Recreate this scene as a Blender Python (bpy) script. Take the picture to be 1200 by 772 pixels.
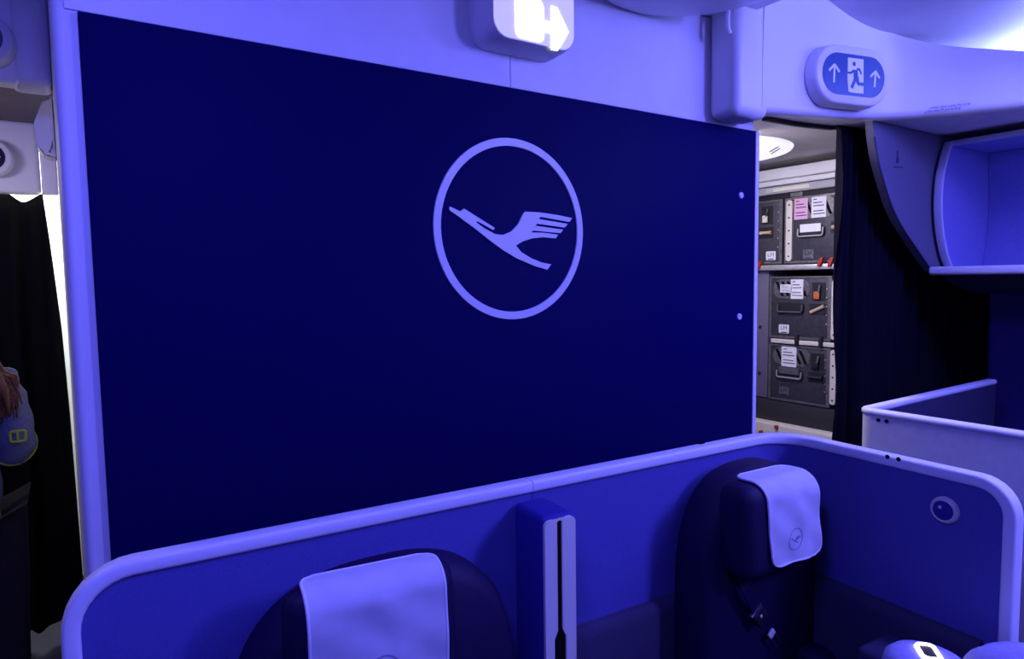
import bpy, bmesh, math, random
from mathutils import Vector, Matrix
from mathutils.geometry import tessellate_polygon
random.seed(7)
for o in list(bpy.data.objects): bpy.data.objects.remove(o)
S = bpy.context.scene
COL = S.collection

# ------------------------------------------------------------ camera
F, PW, PH = 780.0, 1200.0, 772.0
EYE = Vector((0, 0, 1.6))
YAW, PIT, ROL = (math.radians(a) for a in (33.9, -4.35, -0.83))
fwd = Vector((math.sin(YAW)*math.cos(PIT), math.cos(YAW)*math.cos(PIT), math.sin(PIT)))
rgt = Vector((math.cos(YAW), -math.sin(YAW), 0))
upv = rgt.cross(fwd)
r2 = rgt*math.cos(ROL) + upv*math.sin(ROL)
u2 = -rgt*math.sin(ROL) + upv*math.cos(ROL)
cam_d = bpy.data.cameras.new('camera')
cam = bpy.data.objects.new('camera', cam_d); COL.objects.link(cam)
cam_d.sensor_fit = 'HORIZONTAL'; cam_d.sensor_width = 36.0; cam_d.lens = F/PW*36.0
cam_d.clip_start = 0.02; cam_d.clip_end = 60
M3 = Matrix((r2, u2, -fwd)).transposed()
cam.matrix_world = Matrix.Translation(EYE) @ M3.to_4x4()
S.camera = cam

# ------------------------------------------------------------ light and exposure
vs = S.view_settings
vs.view_transform = 'Standard'; vs.look = 'None'; vs.gamma = 1.0; vs.use_curve_mapping = False
vs.exposure = 0.0
BLUE = (0.118, 0.112, 1.0)
WHITE = (1.0, 0.97, 0.90)
W = bpy.data.worlds.new('cabin_ambient'); S.world = W; W.use_nodes = True
bg = W.node_tree.nodes['Background']
bg.inputs['Color'].default_value = (0.11, 0.095, 1.0, 1); bg.inputs['Strength'].default_value = 0.13

def area(name, loc, aim, sx, sy, power, color):
    l = bpy.data.lights.new(name, 'AREA'); l.shape = 'RECTANGLE'; l.size = sx; l.size_y = sy
    l.energy = power; l.color = color
    o = bpy.data.objects.new(name, l); COL.objects.link(o); o.location = loc
    d = Vector(aim) - Vector(loc)
    o.rotation_euler = d.to_track_quat('-Z', 'Y').to_euler()
    return o
# cabin mood light: strips along both aisle vaults and in the cove above the window bins
area('mood_light_aisle', (2.10, 0.50, 2.54), (1.8, 0.60, 1.2), 0.25, 1.5, 45, (0.140, 0.136, 1.0))
area('mood_light_aisle', (0.16, 0.55, 2.54), (0.35, 0.75, 1.2), 0.25, 1.5, 54, BLUE)
area('mood_light_aisle', (2.30, -0.75, 2.50), (1.3, 1.25, 1.05), 0.25, 0.9, 86, (0.165, 0.155, 1.0))
area('mood_light_cove', (3.0, 0.30, 2.335), (2.55, 0.30, 2.62), 1.6, 0.04, 28, (0.22, 0.27, 1.0))
# white work light of the galley and of the crew area behind the curtain
area('galley_work_light', (2.36, 1.95, 2.14), (2.75, 1.75, 1.0), 0.3, 0.5, 15.0, (0.88, 0.80, 1.0))
area('crew_area_light', (-0.25, 3.75, 2.3), (-0.1, 4.2, 1.0), 0.5, 0.3, 30, (0.93, 1.0, 0.9))
area('crew_aisle_light', (-0.75, 2.55, 2.10), (-0.3, 2.8, 1.0), 0.3, 0.3, 6, (1.0, 0.88, 0.76))
area('crew_aisle_blue_fill', (-0.85, 2.42, 2.12), (-0.35, 3.4, 1.9), 0.5, 0.06, 4, BLUE)  # added fill lamp out of view, turns the far fascia and jacket blue

# ------------------------------------------------------------ pixel helpers
def ray(x, y): return r2*((x-600)/F) + u2*((386-y)/F) + fwd
def on(x, y, X=None, Y=None, Z=None):
    d = ray(x, y)
    t = (X-EYE.x)/d.x if X is not None else (Y-EYE.y)/d.y if Y is not None else (Z-EYE.z)/d.z
    return EYE + d*t
def on_plane(x, y, p, n):
    d = ray(x, y); p = Vector(p); n = Vector(n)
    return EYE + d*((p-EYE).dot(n)/d.dot(n))

# ------------------------------------------------------------ materials
def mat(name, col, rough=0.6, metal=0.0, noise=0.0, nscale=60, bump=0.0, bscale=200, emit=None, estr=0, spec=0.4, sheen=0):
    m = bpy.data.materials.new(name); m.use_nodes = True
    nt = m.node_tree; b = nt.nodes['Principled BSDF']
    b.inputs['Base Color'].default_value = (*col, 1); b.inputs['Roughness'].default_value = rough
    b.inputs['Metallic'].default_value = metal; b.inputs['Specular IOR Level'].default_value = spec
    if sheen: b.inputs['Sheen Weight'].default_value = sheen
    tc = nt.nodes.new('ShaderNodeTexCoord')
    if noise:
        n = nt.nodes.new('ShaderNodeTexNoise'); n.inputs['Scale'].default_value = nscale; n.inputs['Detail'].default_value = 4
        nt.links.new(tc.outputs['Object'], n.inputs['Vector'])
        r = nt.nodes.new('ShaderNodeMapRange'); r.inputs[1].default_value = .3; r.inputs[2].default_value = .7
        r.inputs[3].default_value = 1-noise; r.inputs[4].default_value = 1+noise
        nt.links.new(n.outputs['Fac'], r.inputs[0])
        mx = nt.nodes.new('ShaderNodeVectorMath'); mx.operation = 'SCALE'; mx.inputs[0].default_value = col
        nt.links.new(r.outputs[0], mx.inputs['Scale']); nt.links.new(mx.outputs[0], b.inputs['Base Color'])
    if bump:
        n2 = nt.nodes.new('ShaderNodeTexNoise'); n2.inputs['Scale'].default_value = bscale; n2.inputs['Detail'].default_value = 3
        nt.links.new(tc.outputs['Object'], n2.inputs['Vector'])
        bp = nt.nodes.new('ShaderNodeBump'); bp.inputs['Strength'].default_value = bump; bp.inputs['Distance'].default_value = 0.002
        nt.links.new(n2.outputs['Fac'], bp.inputs['Height']); nt.links.new(bp.outputs[0], b.inputs['Normal'])
    if emit:
        b.inputs['Emission Color'].default_value = (*emit, 1); b.inputs['Emission Strength'].default_value = estr
    return m
M = dict(
 wall=mat('white_laminate', (.78,.78,.80), .45, noise=.03, nscale=8, bump=.05),
 plastic=mat('white_plastic', (.80,.79,.80), .35, bump=.03, bscale=90),
 plastic_grey=mat('pale_grey_plastic', (.55,.54,.55), .4),
 navy=mat('navy_panel_laminate', (.0022,.0016,.058), .55, noise=.12, nscale=300, bump=.08, bscale=500, spec=.04),
 emblem=mat('silver_emblem', (.72,.72,.80), .4),
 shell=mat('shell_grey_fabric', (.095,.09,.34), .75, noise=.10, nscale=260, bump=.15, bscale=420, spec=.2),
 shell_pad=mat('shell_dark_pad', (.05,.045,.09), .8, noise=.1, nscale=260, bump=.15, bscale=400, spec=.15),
 rim=mat('shell_rim_plastic', (.80,.80,.84), .45),
 shell_out=mat('shell_outer_laminate', (.76,.75,.76), .5, noise=.05, nscale=30),
 seat=mat('navy_leather', (.012,.005,.042), .6, noise=.1, nscale=120, bump=.1, bscale=300, spec=.25),
 cover=mat('headrest_cloth', (.62,.62,.66), .8, noise=.04, nscale=25, bump=.1, bscale=600, spec=.1),
 cover_hem=mat('cloth_hem', (.88,.88,.92), .8),
 print=mat('printed_emblem', (.22,.20,.36), .7),
 postside=mat('post_blue_grey', (.03,.025,.24), .6, bump=.1, bscale=300, spec=.2),
 plate=mat('plate_pale', (.76,.75,.60), .4),
 black=mat('black_void', (.004,.004,.005), .8, spec=.1),
 curtain=mat('curtain_cloth', (.010,.0085,.020), .85, noise=.2, nscale=150, bump=.15, bscale=500, spec=.1, sheen=.03),
 curtain_b=mat('black_curtain_cloth', (.007,.006,.008), .85, noise=.2, nscale=120, bump=.15, bscale=500, spec=.1),
 grey=mat('soffit_grey', (.66,.63,.60), .6, noise=.06, nscale=20),
 taupe=mat('soffit_taupe', (.16,.125,.12), .7, noise=.1, nscale=80),
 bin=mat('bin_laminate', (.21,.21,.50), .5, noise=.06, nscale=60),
 bin_edge=mat('bin_edge', (.55,.54,.62), .5),
 divider=mat('divider_grey', (.13,.125,.17), .6, noise=.08, nscale=80),
 floor=mat('dark_carpet', (.03,.028,.05), .9, noise=.3, nscale=200, bump=.3),
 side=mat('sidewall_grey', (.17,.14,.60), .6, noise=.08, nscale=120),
 signblue=mat('sign_blue', (.010,.060,.22), .35),
 signwhite=mat('sign_white', (.85,.86,.92), .4),
 signdark=mat('sign_dark', (.01,.012,.05), .3),
 lit=mat('lit_white', (.9,.9,.9), .4, emit=(1,1,.98), estr=5.0),
 litsoft=mat('lit_lens', (.9,.9,.9), .4, emit=(.95,.93,1.0), estr=.85),
 plate_lit=mat('exit_sign_lens', (.82,.80,.80), .3, emit=(.85,.80,1.0), estr=.42),
 ring=mat('lit_ring', (.9,.9,.9), .4, emit=(1,.92,.82), estr=4.0),
 body=mat('container_grey', (.06,.057,.075), .5, metal=.3, noise=.2, nscale=40, bump=.05),
 edge=mat('container_edge', (.25,.24,.25), .35, metal=.7, noise=.25, nscale=60),
 alu=mat('aluminium', (.62,.60,.60), .35, metal=.6, noise=.1, nscale=50),
 rail=mat('cream_rail', (.70,.66,.58), .45),
 dark=mat('dark_recess', (.015,.014,.02), .6),
 paper=mat('paper_white', (.80,.80,.84), .8, noise=.04, nscale=50),
 pink=mat('paper_pink', (.75,.42,.62), .8),
 ink=mat('ink', (.04,.04,.10), .8),
 red=mat('red_latch', (.45,.03,.02), .4),
 orange=mat('orange_latch', (.60,.16,.04), .4),
 tan=mat('tan_latch', (.62,.46,.28), .45),
 galley=mat('galley_laminate', (.42,.41,.45), .5, noise=.05, nscale=30),
 filler=mat('filler_violet_grey', (.13,.12,.20), .5, noise=.06, nscale=40),
 carcass=mat('galley_dark', (.03,.028,.035), .6),
 steel=mat('steel', (.45,.45,.5), .25, metal=.9),
 denim=mat('denim', (.14,.16,.24), .85, noise=.15, nscale=120, bump=.3, bscale=300),
 trousers=mat('black_trousers', (.012,.009,.011), .8, noise=.3, nscale=30),
 skin=mat('skin', (.55,.33,.24), .55),
 hair=mat('brown_hair', (.17,.075,.03), .55, noise=.35, nscale=80, bump=.4, bscale=150),
 lime=mat('lime_strap', (.42,.55,.03), .5),
 blanket=mat('blue_blanket', (.35,.35,.60), .85, noise=.08, nscale=90, bump=.3, bscale=200),
 ceil=mat('ceiling_white', (.75,.75,.78), .5, noise=.02, nscale=5),
)

# ------------------------------------------------------------ mesh helpers
def finish(bm, name, m, parent=None, angle=35, smooth=True):
    bmesh.ops.recalc_face_normals(bm, faces=bm.faces)
    me = bpy.data.meshes.new(name); bm.to_mesh(me); bm.free()
    if smooth:
        for p in me.polygons: p.use_smooth = True
        me.set_sharp_from_angle(angle=math.radians(angle))
    me.materials.append(M[m] if isinstance(m, str) else m)
    o = bpy.data.objects.new(name, me); COL.objects.link(o)
    if parent is not None:
        o.parent = parent
        o.matrix_parent_inverse = Matrix.Translation(-Vector(parent.location)) if parent.type == 'EMPTY' else Matrix()
    return o
def thing(name, label, cat, loc=(0,0,0), group=None):
    o = bpy.data.objects.new(name, None); COL.objects.link(o); o.location = loc; o.empty_display_size = .05
    o['label'] = label; o['category'] = cat
    if group: o['group'] = group
    return o
def tag(o, label, cat, group=None):
    o['label'] = label; o['category'] = cat
    if group: o['group'] = group
    return o
def struct(o): o['kind'] = 'structure'; return o
ID = lambda x, y, z: Vector((x, y, z))
def rbox(bm, a, b, r=0.0, seg=3, T=ID):
    """box from corner a to corner b, all edges rounded by r, mapped by T"""
    vs_ = []
    for x in (a[0], b[0]):
        for y in (a[1], b[1]):
            for z in (a[2], b[2]): vs_.append(bm.verts.new((x, y, z)))
    fs = [bm.faces.new([vs_[i] for i in q]) for q in ((0,1,3,2),(4,6,7,5),(0,4,5,1),(2,3,7,6),(0,2,6,4),(1,5,7,3))]
    vv = vs_
    if r > 0:
        es = list({e for f in fs for e in f.edges})
        res = bmesh.ops.bevel(bm, geom=es, offset=r, segments=seg, profile=.5, affect='EDGES')
        vv = list({v for f in res['faces'] for v in f.verts} | {v for v in vs_ if v.is_valid})
    for v in vv: v.co = T(*v.co)
def prism(bm, pts, f0, f1):
    """polygon pts (2D) between maps f0 and f1 (2D -> Vector)"""
    a = [bm.verts.new(f0(*p)) for p in pts]; b = [bm.verts.new(f1(*p)) for p in pts]
    n = len(pts)
    for i in range(n): bm.faces.new((a[i], a[(i+1) % n], b[(i+1) % n], b[i]))
    for tri in tessellate_polygon([[Vector((p[0], p[1], 0)) for p in pts]]):
        for V_ in (a, b):
            if len(set(tri)) == 3: bm.faces.new([V_[i] for i in tri])
def rrect(w, h, r, n=6, cx=0, cy=0):
    out = []
    for k, (sx, sy) in enumerate(((1,1),(-1,1),(-1,-1),(1,-1))):
        for i in range(n+1):
            a = math.pi/2*(k + i/n)
            out.append((cx+sx*(w/2-r)+r*math.cos(a), cy+sy*(h/2-r)+r*math.sin(a)))
    return out
def sweep(bm, pts, frames, prof, closed=False, caps=True):
    rings = []
    for p, (n, b) in zip(pts, frames):
        rings.append([bm.verts.new(Vector(p)+n*x+b*y) for x, y in prof])
    k = len(prof); N = len(rings)
    for i in range(N if closed else N-1):
        A, B = rings[i], rings[(i+1) % N]
        for j in range(k): bm.faces.new((A[j], A[(j+1) % k], B[(j+1) % k], B[j]))
    if caps and not closed:
        bm.faces.new(rings[0][::-1]); bm.faces.new(rings[-1])
def tube(bm, pts, r, n=8, closed=False):
    pts = [Vector(p) for p in pts]; fr = []; N = len(pts); last = None
    for i in range(N):
        if closed: t = pts[(i+1) % N]-pts[i-1]
        else: t = pts[min(i+1, N-1)]-pts[max(i-1, 0)]
        t.normalize()
        ref = last if last is not None else (Vector((0,0,1)) if abs(t.z) < .9 else Vector((1,0,0)))
        b = (ref - t*ref.dot(t)).normalized(); last = b
        fr.append((t.cross(b), b))
    rr = r if callable(r) else (lambda i: r)
    rings = []
    for i, (p, (a, b)) in enumerate(zip(pts, fr)):
        rings.append([bm.verts.new(p+(a*math.cos(2*math.pi*k/n)+b*math.sin(2*math.pi*k/n))*rr(i)) for k in range(n)])
    for i in range(N if closed else N-1):
        A, B = rings[i], rings[(i+1) % N]
        for j in range(n): bm.faces.new((A[j], A[(j+1) % n], B[(j+1) % n], B[j]))
    if not closed: bm.faces.new(rings[0][::-1]); bm.faces.new(rings[-1])
def lathe(bm, prof, f, n=32):
    """prof: (r, h) list; f(x, y, h) -> Vector"""
    rings = [[bm.verts.new(f(r*math.cos(2*math.pi*k/n), r*math.sin(2*math.pi*k/n), h)) for k in range(n)] for r, h in prof]
    for A, B in zip(rings, rings[1:]):
        for j in range(n): bm.faces.new((A[j], A[(j+1) % n], B[(j+1) % n], B[j]))
    bm.faces.new(rings[0][::-1]); bm.faces.new(rings[-1])
def text_mesh(bm, s, size, f, width=None, align='CENTER', depth=0):
    """flat lettering: f(x, y) -> Vector"""
    c = bpy.data.curves.new('t', 'FONT'); c.body = s; c.size = size; c.align_x = align; c.align_y = 'CENTER'; c.resolution_u = 2
    o = bpy.data.objects.new('t', c); COL.objects.link(o)
    me = bpy.data.meshes.new_from_object(o.evaluated_get(bpy.context.evaluated_depsgraph_get()))
    xs = [v.co.x for v in me.vertices]; k = width/(max(xs)-min(xs)) if width else 1
    vv = [bm.verts.new(f(v.co.x*k, v.co.y)) for v in me.vertices]
    for p in me.polygons:
        try: bm.faces.new([vv[i] for i in p.vertices])
        except ValueError: pass
    bpy.data.objects.remove(o); bpy.data.curves.remove(c); bpy.data.meshes.remove(me)
NB = bmesh.new

# ------------------------------------------------------------ the setting
WY = 1.55
bm = NB(); rbox(bm, (-2.2, -3.0, -.1), (4.3, 4.6, 0)); struct(finish(bm, 'floor', 'floor'))
# bulkhead: thick monument whose front carries the navy panel; its aisle edge is a rounded post
bm = NB(); rbox(bm, (0.007, WY, 0), (2.122, 3.45, 2.47), .018, 5)
wall = struct(finish(bm, 'wall_front', 'wall'))
# upper facing: two sheets above the navy panel, meeting at the seam under the lit sign
seamX = on(597, 85, Y=WY).x
for x0, x1 in ((0.03, seamX-.0012), (seamX+.0012, 2.10)):
    bm = NB(); rbox(bm, (x0, WY-.004, 2.122), (x1, WY+.01, 2.468), .001, 1)
    finish(bm, 'facing_sheet', 'wall', wall)
# ceiling: flat centre strip, vault over each aisle
prof = [(-1.2,2.20),(-.83,2.28),(-.69,2.343),(-.53,2.446),(-.33,2.508),(-.12,2.58),(.08,2.62),(.22,2.58),(.30,2.49),(.33,2.472),
        (1.84,2.472),(1.87,2.49),(1.95,2.58),(2.09,2.62),(2.29,2.58),(2.5,2.515),(2.7,2.468),(2.86,2.425),(3.0,2.385),(3.08,2.34),(3.12,2.26),(3.4,2.25)]
def dense(P, n=6):
    out = []
    for i in range(len(P)-1):
        p0, p1, p2, p3 = (Vector(P[max(i-1,0)]), Vector(P[i]), Vector(P[i+1]), Vector(P[min(i+2, len(P)-1)]))
        for k in range(n):
            t = k/n
            out.append(tuple(.5*((2*p1)+(p2-p0)*t+(2*p0-5*p1+4*p2-p3)*t*t+(-p0+3*p1-3*p2+p3)*t**3)))
    out.append(tuple(P[-1])); return out
bm = NB(); pp = dense(prof, 4)
prism(bm, pp + [(3.4, 2.75), (-1.2, 2.75)], lambda x, z: Vector((x, -2.2, z)), lambda x, z: Vector((x, 2.25, z)))
struct(finish(bm, 'ceiling', 'ceil', angle=25))
# window-side lining
bm = NB(); sp = dense([(4.05,0),(4.10,.7),(4.08,1.3),(3.95,1.8),(3.7,2.2)], 5)
prism(bm, sp + [(4.3, 2.2), (4.3, 0)], lambda x, z: Vector((x, -2.2, z)), lambda x, z: Vector((x, 3.6, z)))
struct(finish(bm, 'wall_right', 'side'))

# ------------------------------------------------------------ navy panel with the crane emblem
pan = thing('bulkhead_panel', 'large dark navy wall panel carrying the crane-in-circle emblem', 'panel', (1.09, WY, .3))
bm = NB(); rbox(bm, (.051, WY-.014, .30), (2.106, WY-.0005, 2.119), .003, 2); finish(bm, 'panel_sheet', 'navy', pan)
bm = NB(); rbox(bm, (2.106, WY-.016, .30), (2.126, WY-.0005, 2.122), .003, 2); o = finish(bm, 'edge_trim', 'wall', pan); o['label'] = 'pale vertical edge strip'
for px in ((868, 229), (866, 371)):
    c = on(*px, Y=WY-.014); bm = NB()
    lathe(bm, [(.012, 0), (.012, .002), (.0105, .005), (.006, .006), (.0055, .004), (.001, .004)], lambda x, y, h: Vector((c.x+x, c.y-h, c.z+y)), 20)
    o = finish(bm, 'screw', 'emblem', pan); o['label'] = 'small round silver screw'
EC = Vector((1.040, WY-.014, 1.735)); ER = .2475
bm = NB(); n = 96
prof_r = [(ER, 0), (ER, .004), (ER-.001, .005), (ER-.0205, .005), (ER-.0215, .004), (ER-.0215, 0)]
rings = [[bm.verts.new((EC.x+r*math.cos(2*math.pi*k/n), EC.y-h, EC.z+r*math.sin(2*math.pi*k/n))) for k in range(n)] for r, h in prof_r]
for i in range(len(rings)):
    A, B = rings[i], rings[(i+1) % len(rings)]
    for j in range(n): bm.faces.new((A[j], A[(j+1) % n], B[(j+1) % n], B[j]))
o = finish(bm, 'emblem_ring', 'emblem', pan, 25); o['label'] = 'thin pale ring of the emblem'
CRANE_Z = [(111,315),(150,333),(163,323),(274,393),(268,400),(212,368),(206,372),(240,396),(275,415),(305,418),(335,405),(358,380),(378,340),(384,334),(440,337),(500,346),(553,357),(544,371),(438,352),(434,361),(537,378),(527,391),(426,377),(421,385),(521,399),(512,411),(412,402),(405,409),(450,410),(503,417),(494,430),(450,426),(410,430),(375,441),(350,456),(370,480),(405,502),(445,518),(478,524),(464,543),(420,531),(355,503),(300,470),(250,433),(200,393),(150,356),(111,329)]
CRANE = []
for zx, zy in CRANE_Z:      # measured on the photograph, brought onto the panel's plane, in units of the ring's radius
    p = on(490+zx/3.0864, 140+zy/3.088, Y=WY-.014)
    CRANE.append(((p.x-EC.x)/ER, (p.z-EC.z)/ER))
bm = NB()
prism(bm, CRANE, lambda x, y: Vector((EC.x+x*ER, EC.y, EC.z+y*ER)), lambda x, y: Vector((EC.x+x*ER, EC.y-.005, EC.z+y*ER)))
o = finish(bm, 'emblem_crane', 'emblem', pan, smooth=False); o['label'] = 'pale stylised flying crane'

# ------------------------------------------------------------ lit exit sign on the bulkhead
FY = 1.452
sg = thing('lit_exit_sign', 'white box exit sign with glowing pictogram and arrow above the navy panel', 'exit sign', (1.06, WY, 2.23))
pL = on(577, 30, Y=FY); pR = on(673, 30, Y=FY); zb = on(620, 51, Y=FY).z
x0, x1 = pL.x, pR.x
bm = NB(); ou = rrect(x1-x0, .215, .045, 8, (x0+x1)/2, zb+.1075)
cxx, cz = (x0+x1)/2, zb+.1075
def scl(k): return lambda x, z, k=k: (cxx+(x-cxx)*k[0], cz+(z-cz)*k[1])
layers = [(WY-.0045, (1.07, 1.045)), (WY-.03, (1.07, 1.045)), (FY+.012, (1.015, 1.015)), (FY, (.985, .98))]
rings = []
for yy, k in layers: rings.append([bm.verts.new((cxx+(x-cxx)*k[0]-(k[0]-1)*.06, yy, cz+(z-cz)*k[1])) for x, z in ou])
for A, B in zip(rings, rings[1:]):
    for j in range(len(A)): bm.faces.new((A[j], A[(j+1) % len(A)], B[(j+1) % len(A)], B[j]))
bm.faces.new(rings[0]); bm.faces.new(rings[-1][::-1])
finish(bm, 'housing', 'plastic', sg, 40)
bm = NB(); lens = [(cxx+(x-cxx)*.97, cz+(z-cz)*.965) for x, z in ou]
prism(bm, lens, lambda x, z: Vector((x, FY, z)), lambda x, z: Vector((x, FY-.003, z)))
finish(bm, 'lens', 'plate_lit', sg)
a = on(603, 25, Y=FY); b = on(636, 25, Y=FY); zt = on(620, -2, Y=FY).z; zbb = on(620, 47, Y=FY).z
bm = NB(); prism(bm, rrect(b.x-a.x, zt-zbb, .018, 5, (a.x+b.x)/2, (zt+zbb)/2), lambda x, z: Vector((x, FY-.002, z)), lambda x, z: Vector((x, FY-.0045, z)))
o = finish(bm, 'pictogram', 'lit', sg); o['label'] = 'glowing white exit doorway pictogram'
bm = NB(); c0 = on(636, 31, Y=FY); c1 = on(645, 33, Y=FY); c2 = on(665, 35, Y=FY)
zc = (c1.z+c0.z)/2
ar = [(c0.x+.004, zc-.014), (c1.x, zc-.014), (c1.x, zc-.056), (c1.x+.02, zc-.056), (c2.x, zc), (c1.x+.02, zc+.056), (c1.x, zc+.056), (c1.x, zc+.014), (c0.x+.004, zc+.014)]
prism(bm, ar, lambda x, z: Vector((x, FY-.002, z)), lambda x, z: Vector((x, FY-.0045, z)))
o = finish(bm, 'arrow', 'lit', sg); o['label'] = 'glowing white arrow'

# ceiling dome just above the wall
dc = Vector((1.50, 1.27, 2.47))
dm = thing('ceiling_dome', 'shallow round white ceiling dome beside the lit exit sign', 'ceiling light', dc)
bm = NB(); lathe(bm, [(.30, .0), (.30, -.03), (.285, -.05), (.25, -.062), (.12, -.07), (.01, -.072)], lambda x, y, h: dc+Vector((x, y, h)), 48); finish(bm, 'dome_shell', 'plastic', dm, 40)
bm = NB(); lathe(bm, [(.312, 0), (.318, -.006), (.318, -.012), (.302, -.016)], lambda x, y, h: dc+Vector((x, y, h)), 48); finish(bm, 'flange', 'plastic_grey', dm, 40)

# ------------------------------------------------------------ aisle fascias
def fascia(name, plan, zlow, ztop, label, T=.05):
    """vertical facing that follows a plan curve; rounded lower edge; zlow/ztop per plan point"""
    P = dense([(p[0], p[1], zl, zt) if False else p for p in plan], 8)
    k = len(P)-1
    def ip(L, i):
        t = i/8; a = int(min(t, len(L)-2)); f = t-a; f = f*f*(3-2*f) if False else f
        return L[a]*(1-f)+L[a+1]*f
    bm = NB(); rings = []
    for i, p in enumerate(P):
        q0 = Vector(P[max(i-1, 0)]); q1 = Vector(P[min(i+1, k)]); t = (q1-q0).normalized()
        n = Vector((t.y, -t.x))            # towards the cabin
        zl, zt = ip(zlow, i), ip(ztop, i); h = zt-zl; r = .022
        sec = [(-T, zl), (-r, zl)]
        for j in range(1, 5):
            a = math.pi/2*j/5; sec.append((-r+r*math.sin(a), zl+r-r*math.cos(a)))
        sec += [(0, zl+r), (0, zl+h*.3), (.002, zl+h*.6), (.010, zl+h*.85), (.022, zt-.004), (.026, zt+.01), (-T, zt+.01)]
        rings.append([bm.verts.new((p[0]+n.x*s, p[1]+n.y*s, z)) for s, z in sec])
    kk = len(rings[0])
    for A, B in zip(rings, rings[1:]):
        for j in range(kk): bm.faces.new((A[j], A[(j+1) % kk], B[(j+1) % kk], B[j]))
    bm.faces.new(rings[0][::-1]); bm.faces.new(rings[-1])
    return bm
plan = [(1.985,1.425),(2.10,1.43),(2.25,1.425),(2.45,1.40),(2.62,1.34),(2.745,1.22),(2.82,1.08),(2.87,.93),(2.90,.7),(2.92,.3),(2.93,-.4)]
zl = [2.148,2.158,2.170,2.182,2.189,2.192,2.188,2.181,2.18,2.19,2.19]
zt = [2.62,2.63,2.60,2.535,2.48,2.425,2.385,2.345,2.33,2.32,2.32]
fa = thing('aisle_fascia', 'curved white fascia over the aisle carrying the blue running-man sign', 'fascia', (2.3, 1.43, 2.13))
finish(fascia('f', plan, zl, zt, ''), 'facing', 'plastic', fa, 40)
# rounded end block against the bulkhead, parted from the facing by a seam
bm = NB()
rbox(bm, (1.856, 1.4262, 2.128), (2.03, 1.549, 2.60), .030, 6)
o = finish(bm, 'end_block', 'plastic', fa, 60); o['label'] = 'rounded white end block'
# small hook bracket
h0 = on(850, 38, Y=1.50)
bm = NB(); tube(bm, [(1.862,1.462,2.50),(1.846,1.458,2.47),(1.838,1.455,2.43),(1.838,1.453,2.40),(1.846,1.452,2.385)], .009, 8)
finish(bm, 'hook', 'plastic', fa)
# soffit behind and ceiling of the galley area
bm = NB()
P = [p for p in dense(plan, 8) if p[1] > .2]
out = [(p[0]+.02, p[1]+.03) for p in P]
low = [(2.13, 1.47)] + [q for q in out if q[0] > 2.14]
poly = low + [(4.0, .2), (4.0, 3.5), (2.13, 3.5)]
prism(bm, poly, lambda x, y: Vector((x, y, 2.196)), lambda x, y: Vector((x, y, 2.22)))
struct(finish(bm, 'trim_1', 'grey'))
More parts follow.
